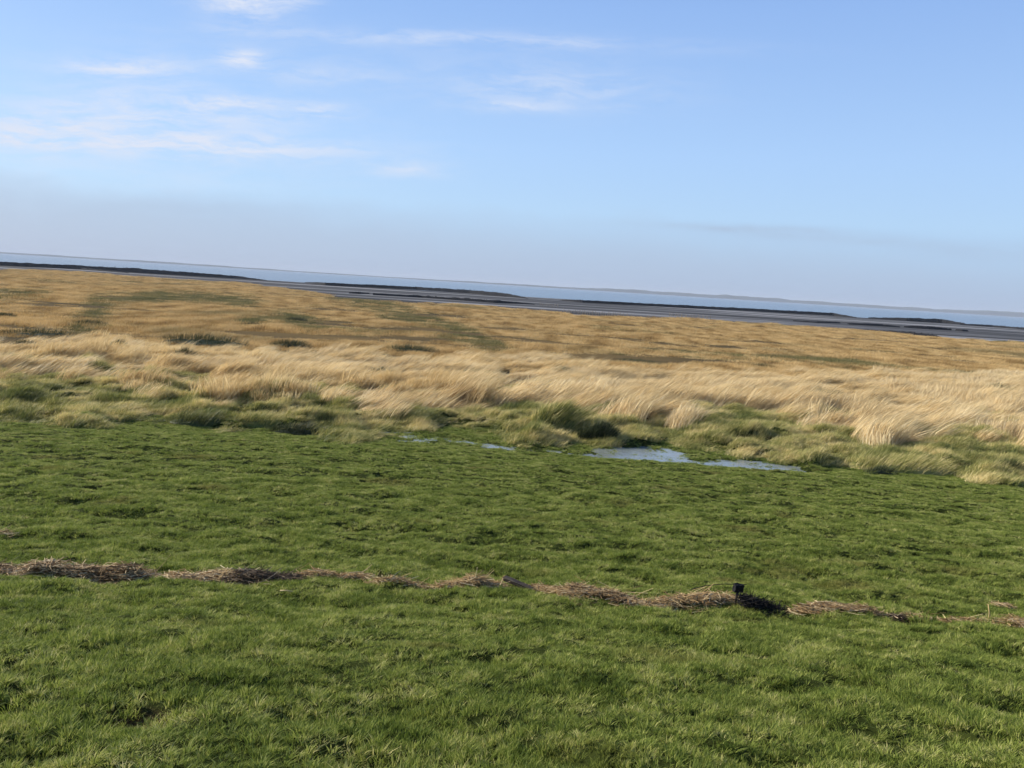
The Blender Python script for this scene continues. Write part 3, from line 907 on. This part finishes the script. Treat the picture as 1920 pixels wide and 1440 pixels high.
# ------------------------------------------------------------------ brushwood groynes on the mud flats
def groyne(label, pts, th, seed, z=MUDZ):
    g = np.random.default_rng(400 + seed)
    P = [np.array(at(u, v, z)) for u, v in pts]
    seg = [np.linalg.norm(b - a) for a, b in zip(P[:-1], P[1:])]; tot = sum(seg); cum = np.concatenate([[0], np.cumsum(seg)])
    n = max(12, int(tot / 1.6)); s = np.linspace(0, tot, n + 1)
    X = np.interp(s, cum, [p[0] for p in P]); Y = np.interp(s, cum, [p[1] for p in P]); T = np.interp(s, cum, th) * 1.0 / FPX * np.hypot(X, Y)
    cx, cy = X.mean(), Y.mean()
    nz = fbm(s / 9, s * 0 + seed, 7, 4); jag = g.uniform(-.16, .16, n + 1)
    V = []; F = []
    for i in range(n + 1):
        h = max(.12, T[i] * (.85 + .25 * nz[i]) + jag[i] * min(1, T[i])); wd = .6 + .25 * h
        x, y = X[i] - cx, Y[i] - cy
        zz = 0
        V += [(x, y - wd - .8, zz - .4), (x, y - wd, zz + h * .55), (x + g.normal(0, .1), y - wd * .5, zz + h), (x, y + wd * .5, zz + h * .95 + g.normal(0, .05)), (x, y + wd, zz + h * .5), (x, y + wd + .8, zz - .4)]
    for i in range(n):
        for q in range(5): F.append((i * 6 + q, (i + 1) * 6 + q, (i + 1) * 6 + q + 1, i * 6 + q + 1))
    F += [tuple(range(6)), tuple(n * 6 + q for q in range(6))[::-1]]
    # stake heads poking through the brushwood
    for _ in range(n // 2):
        i = g.integers(0, n + 1); t = T[i]
        if t < .8: continue
        x, y = X[i] - cx + g.normal(0, .4), Y[i] - cy + g.choice([-.45, .45]); r = .09; o = len(V); h = t * g.uniform(1.0, 1.22)
        V += [(x - r, y - r, 0), (x + r, y - r, 0), (x + r, y + r, 0), (x - r, y + r, 0), (x - r, y - r, h), (x + r, y - r, h), (x + r, y + r, h), (x - r, y + r, h)]
        F += [(o + 4, o + 5, o + 6, o + 7)] + [(o + q, o + (q + 1) % 4, o + 4 + (q + 1) % 4, o + 4 + q) for q in range(4)]
    o = mesh_obj('brushwood_groyne', np.array(V), F, BRUSH); o.location = (cx, cy, z)
    return tag(o, label, 'groyne', 'brushwood groynes across the mud flats')


groyne('long black brushwood groyne on the left, meeting the left frame edge', [(-150, 487), (0, 496), (150, 505), (250, 511), (350, 517), (440, 522), (500, 526)], [4, 4.5, 6.5, 7.5, 6.5, 5, 1], 1)
groyne('low thin groyne close behind the rust marsh at the far left', [(-60, 494), (0, 498), (150, 505), (240, 512)], [2.5, 3, 3, 1.5], 2)
groyne('black brushwood groyne left of the middle, tapering at both ends', [(572, 530), (610, 535), (780, 543), (880, 550), (950, 556), (990, 560)], [1, 5, 5.5, 6.5, 6, 1.5], 3)
groyne('short broken groyne piece before the middle groyne, leftmost of the lower row', [(655, 550), (672, 551), (692, 551)], [2, 4, 2], 4)
groyne('lower groyne in front of the middle groyne, the longest piece of the lower row', [(700, 553), (790, 558), (860, 563), (930, 568), (1003, 571)], [3, 4, 4.5, 5, 1], 5)
groyne('longest black brushwood groyne, running from the middle to the right', [(1048, 563), (1090, 567), (1200, 573), (1400, 583), (1560, 592), (1605, 596)], [1, 5, 5, 5, 5, 1.5], 6)
groyne('black raised groyne segment right of the longest groyne', [(1630, 597), (1700, 602), (1760, 605), (1808, 609)], [2, 5.5, 6.5, 3], 7)
groyne('thin dark groyne line at the far right meeting the frame edge', [(1800, 609), (1860, 613), (1920, 618), (2050, 626)], [2.5, 3, 3.2, 3], 8)
groyne('low groyne piece in the lower right row, leftmost', [(1488, 602), (1530, 605), (1574, 606)], [1.5, 2.5, 2], 9)
groyne('low groyne piece in the lower right row, second from the left', [(1590, 608), (1640, 611), (1686, 614)], [2, 4, 2.5], 10)
groyne('low groyne piece in the lower right row, third from the left', [(1696, 614), (1740, 617), (1782, 619)], [3, 4.5, 3], 11)
groyne('smallest low groyne piece, last of the lower right row', [(1793, 620), (1803, 621), (1814, 621)], [2.5, 3, 2], 12)
groyne('black groyne closest to the rust marsh on the right', [(1596, 618), (1660, 624), (1710, 629), (1750, 633), (1768, 635)], [1.5, 4, 5.5, 5.5, 1.5], 13)

# rows of weathered stakes on the mud, each a stake of its own
stake_mesh = None
for lab, grp, u0_, v0_, u1_, v1_, n in [
    ('pale weathered stake in the short row between two black groynes', 'stakes in the row between two black groynes', 1012, 573, 1050, 577, 14),
    ('pale weathered stake in the long row along the marsh edge', 'stakes in the row along the marsh edge', 1058, 587, 1180, 595, 36),
    ('pale weathered stake in the row before the longest groyne', 'stakes in the row before the longest groyne', 1255, 593, 1335, 598, 22),
    ('pale weathered stake in the row on the left below the black groyne', 'stakes in the row below the left groyne', 245, 517, 330, 523, 22)]:
    for k in range(n):
        f = (k + random.uniform(-.25, .25)) / n
        x, y = at(u0_ + (u1_ - u0_) * f, v0_ + (v1_ - v0_) * f + random.uniform(-.5, .5), MUDZ)
        if stake_mesh is None:
            o = tube('wooden_stake', [(0, 0, -.3), (0, .01, .7), (.03, 0, 1.5)], [.10, .10, .085], WOOD); stake_mesh = o.data
        else:
            o = bpy.data.objects.new('wooden_stake', stake_mesh); COL.objects.link(o)
        o.location = (x, y, MUDZ); o.rotation_euler = (random.gauss(0, .07), random.gauss(0, .07), random.uniform(0, 6)); o.scale = (1, 1, random.uniform(.6, 1.1))
        tag(o, lab, 'stake', grp)


# ------------------------------------------------------------------ haze
def haze():
    m, t = new_mat('thin_haze')
    v = t.add('ShaderNodeVolumePrincipled'); v.inputs['Color'].default_value = (.80, .88, 1.0, 1)
    v.inputs['Density'].default_value = HZ; v.inputs['Anisotropy'].default_value = 0.0
    o = t.add('ShaderNodeOutputMaterial'); t.l.new(v.outputs[0], o.inputs['Volume'])
    x, y0_, y1_, z0, z1 = 15600, -800, 15700, -6, 62
    V = [(-x, y0_, z0), (x, y0_, z0), (x, y1_, z0), (-x, y1_, z0), (-x, y0_, z1), (x, y0_, z1), (x, y1_, z1), (-x, y1_, z1)]
    F = [(3, 2, 1, 0), (4, 5, 6, 7), (0, 1, 5, 4), (1, 2, 6, 5), (2, 3, 7, 6), (3, 0, 4, 7)]
    tag(mesh_obj('haze', np.array(V, float), F, m), kind='stuff')


HZ = 0.9e-4
haze()

# ------------------------------------------------------------------ light and sky
SUN_AZ, SUN_EL = R(-66), R(27)          # azimuth from the view direction, negative = left
sd = Vector((math.sin(SUN_AZ) * math.cos(SUN_EL), math.cos(SUN_AZ) * math.cos(SUN_EL), math.sin(SUN_EL)))
sl = bpy.data.lights.new('sun', 'SUN'); sl.energy = 5.0; sl.angle = R(.5); sl.color = (1, .93, .82)
so = bpy.data.objects.new('sun', sl); COL.objects.link(so); so.rotation_euler = (-sd).to_track_quat('-Z', 'Y').to_euler()

w = bpy.data.worlds.new('World'); scene.world = w; w.use_nodes = True
t = NT(w.node_tree)
sky = t.add('ShaderNodeTexSky', sky_type='NISHITA', sun_disc=False, sun_elevation=SUN_EL, sun_rotation=SUN_AZ,
            altitude=0, air_density=1.0, dust_density=0.6, ozone_density=2.0)
tc = t.add('ShaderNodeTexCoord'); sx_ = t.add('ShaderNodeSeparateXYZ'); t.l.new(tc.outputs['Generated'], sx_.inputs[0])
yy = t.math('MAXIMUM', sx_.outputs[1], .08)
gp = t.math('DIVIDE', sx_.outputs[0], yy); gq = t.math('DIVIDE', sx_.outputs[2], yy)      # straight cloud bands over the sea
gq = t.math('SUBTRACT', gq, t.math('MULTIPLY', gp, .028))
el = t.math('ARCSINE', sx_.outputs[2])
air = t.ramp(t.math('MULTIPLY', el, 1 / 1.2, clamp=True), [(0, (.27, .375, .575)), (.029, (.305, .43, .64)), (.073, (.355, .53, .765)), (.13, (.335, .512, .80)),
                                                        (.26, (.240, .400, .735)), (.34, (.14, .26, .56)), (.46, (.065, .145, .36)), (1, (.03, .08, .22))])
air = t.mix(1.0, air, (10, 10, 10), 'MULTIPLY')
base = t.mix(.80, sky.outputs[0], air)
cv2 = t.add('ShaderNodeCombineXYZ'); t.put(cv2.inputs[0], gp); t.put(cv2.inputs[1], t.math('MULTIPLY', gq, 2.5)); cv2.inputs[2].default_value = 4
puff = t.noise(cv2.outputs[0], 5, 5, .6)
cv = t.add('ShaderNodeCombineXYZ'); t.put(cv.inputs[0], gp); t.put(cv.inputs[1], t.math('MULTIPLY', t.math('ADD', gq, t.math('MULTIPLY', puff, .05)), 6.0))
wisp = t.noise(cv.outputs[0], 11, 9, .68)


def gno(u, v):
    d = ray(u, v); return d[0] / d[1], d[2] / d[1] - .028 * d[0] / d[1]


# soft grey lavender bank low over the sea, higher on the left
bank_top = t.math('ADD', t.math('MULTIPLY_ADD', gp, -.055, .062), t.math('MULTIPLY', t.math('SUBTRACT', puff, .5), .12))
bank = t.math('MULTIPLY', t.math('MULTIPLY_ADD', t.math('SUBTRACT', bank_top, gq), 17, .5, clamp=True), t.math('MULTIPLY_ADD', gp, -.22, .42, clamp=True))
base = t.mix(bank, base, (3.42, 4.15, 5.42))
for (u, v, hw, hh, op) in [(1400, 428, 150, 7, .55), (1560, 446, 170, 9, .40), (1850, 470, 160, 16, .30), (330, 385, 200, 14, .25)]:
    p0, q0 = gno(u, v)
    da = t.math('DIVIDE', t.math('SUBTRACT', gp, p0), hw / FPX); de = t.math('DIVIDE', t.math('SUBTRACT', gq, t.math('MULTIPLY_ADD', t.math('SUBTRACT', puff, .5), .02, q0)), hh / FPX)
    m = t.math('EXPONENT', t.math('MULTIPLY', t.math('ADD', t.math('MULTIPLY', da, da), t.math('MULTIPLY', de, de)), -.8))
    base = t.mix(t.math('MULTIPLY', t.math('MULTIPLY', m, t.math('MULTIPLY_ADD', wisp, 2.0, -.3, clamp=True)), op), base, (3.0, 3.55, 4.75))
CLOUDS = [(455, 8, 60, 26, .85), (870, 74, 300, 11, .42), (225, 126, 90, 14, .65), (458, 110, 34, 12, .85), (330, 214, 200, 26, .62), (370, 272, 235, 18, 1.0),
          (55, 247, 105, 30, .75), (430, 190, 70, 10, .50), (600, 207, 46, 10, .65), (760, 317, 60, 12, .50), (1030, 165, 170, 32, .36), (965, 200, 70, 8, .45),
          (600, 142, 90, 14, .3), (560, 4, 30, 10, .4), (240, 170, 150, 50, .25), (600, 110, 300, 40, .10), (300, 320, 260, 30, .22)]
tot = None
for (u, v, hw, hh, op) in CLOUDS:
    p0, q0 = gno(u, v); k = 1 / FPX
    da = t.math('DIVIDE', t.math('SUBTRACT', gp, p0), hw * k); de = t.math('DIVIDE', t.math('SUBTRACT', gq, q0), hh * k)
    r2 = t.math('ADD', t.math('MULTIPLY', da, da), t.math('MULTIPLY', de, de))
    m = t.math('MULTIPLY', t.math('EXPONENT', t.math('MULTIPLY', r2, -.65)), op)
    tot = m if tot is None else t.math('ADD', tot, m)
wsp = t.math('POWER', t.math('MULTIPLY_ADD', wisp, 4.2, -1.5, clamp=True), 1.2)
fac = t.math('MULTIPLY', tot, t.math('MULTIPLY_ADD', wsp, 1.08, .08), clamp=True)
c = t.mix(fac, base, (5.6, 6.1, 7.2))
bg = t.add('ShaderNodeBackground'); t.put(bg.inputs['Color'], c); bg.inputs['Strength'].default_value = .1
ow = t.add('ShaderNodeOutputWorld'); t.l.new(bg.outputs[0], ow.inputs['Surface'])

scene.view_settings.view_transform = 'Standard'; scene.view_settings.look = 'None'
scene.view_settings.exposure = 0.4; scene.view_settings.gamma = 1
scene.cycles.max_bounces = 6; scene.cycles.volume_bounces = 0
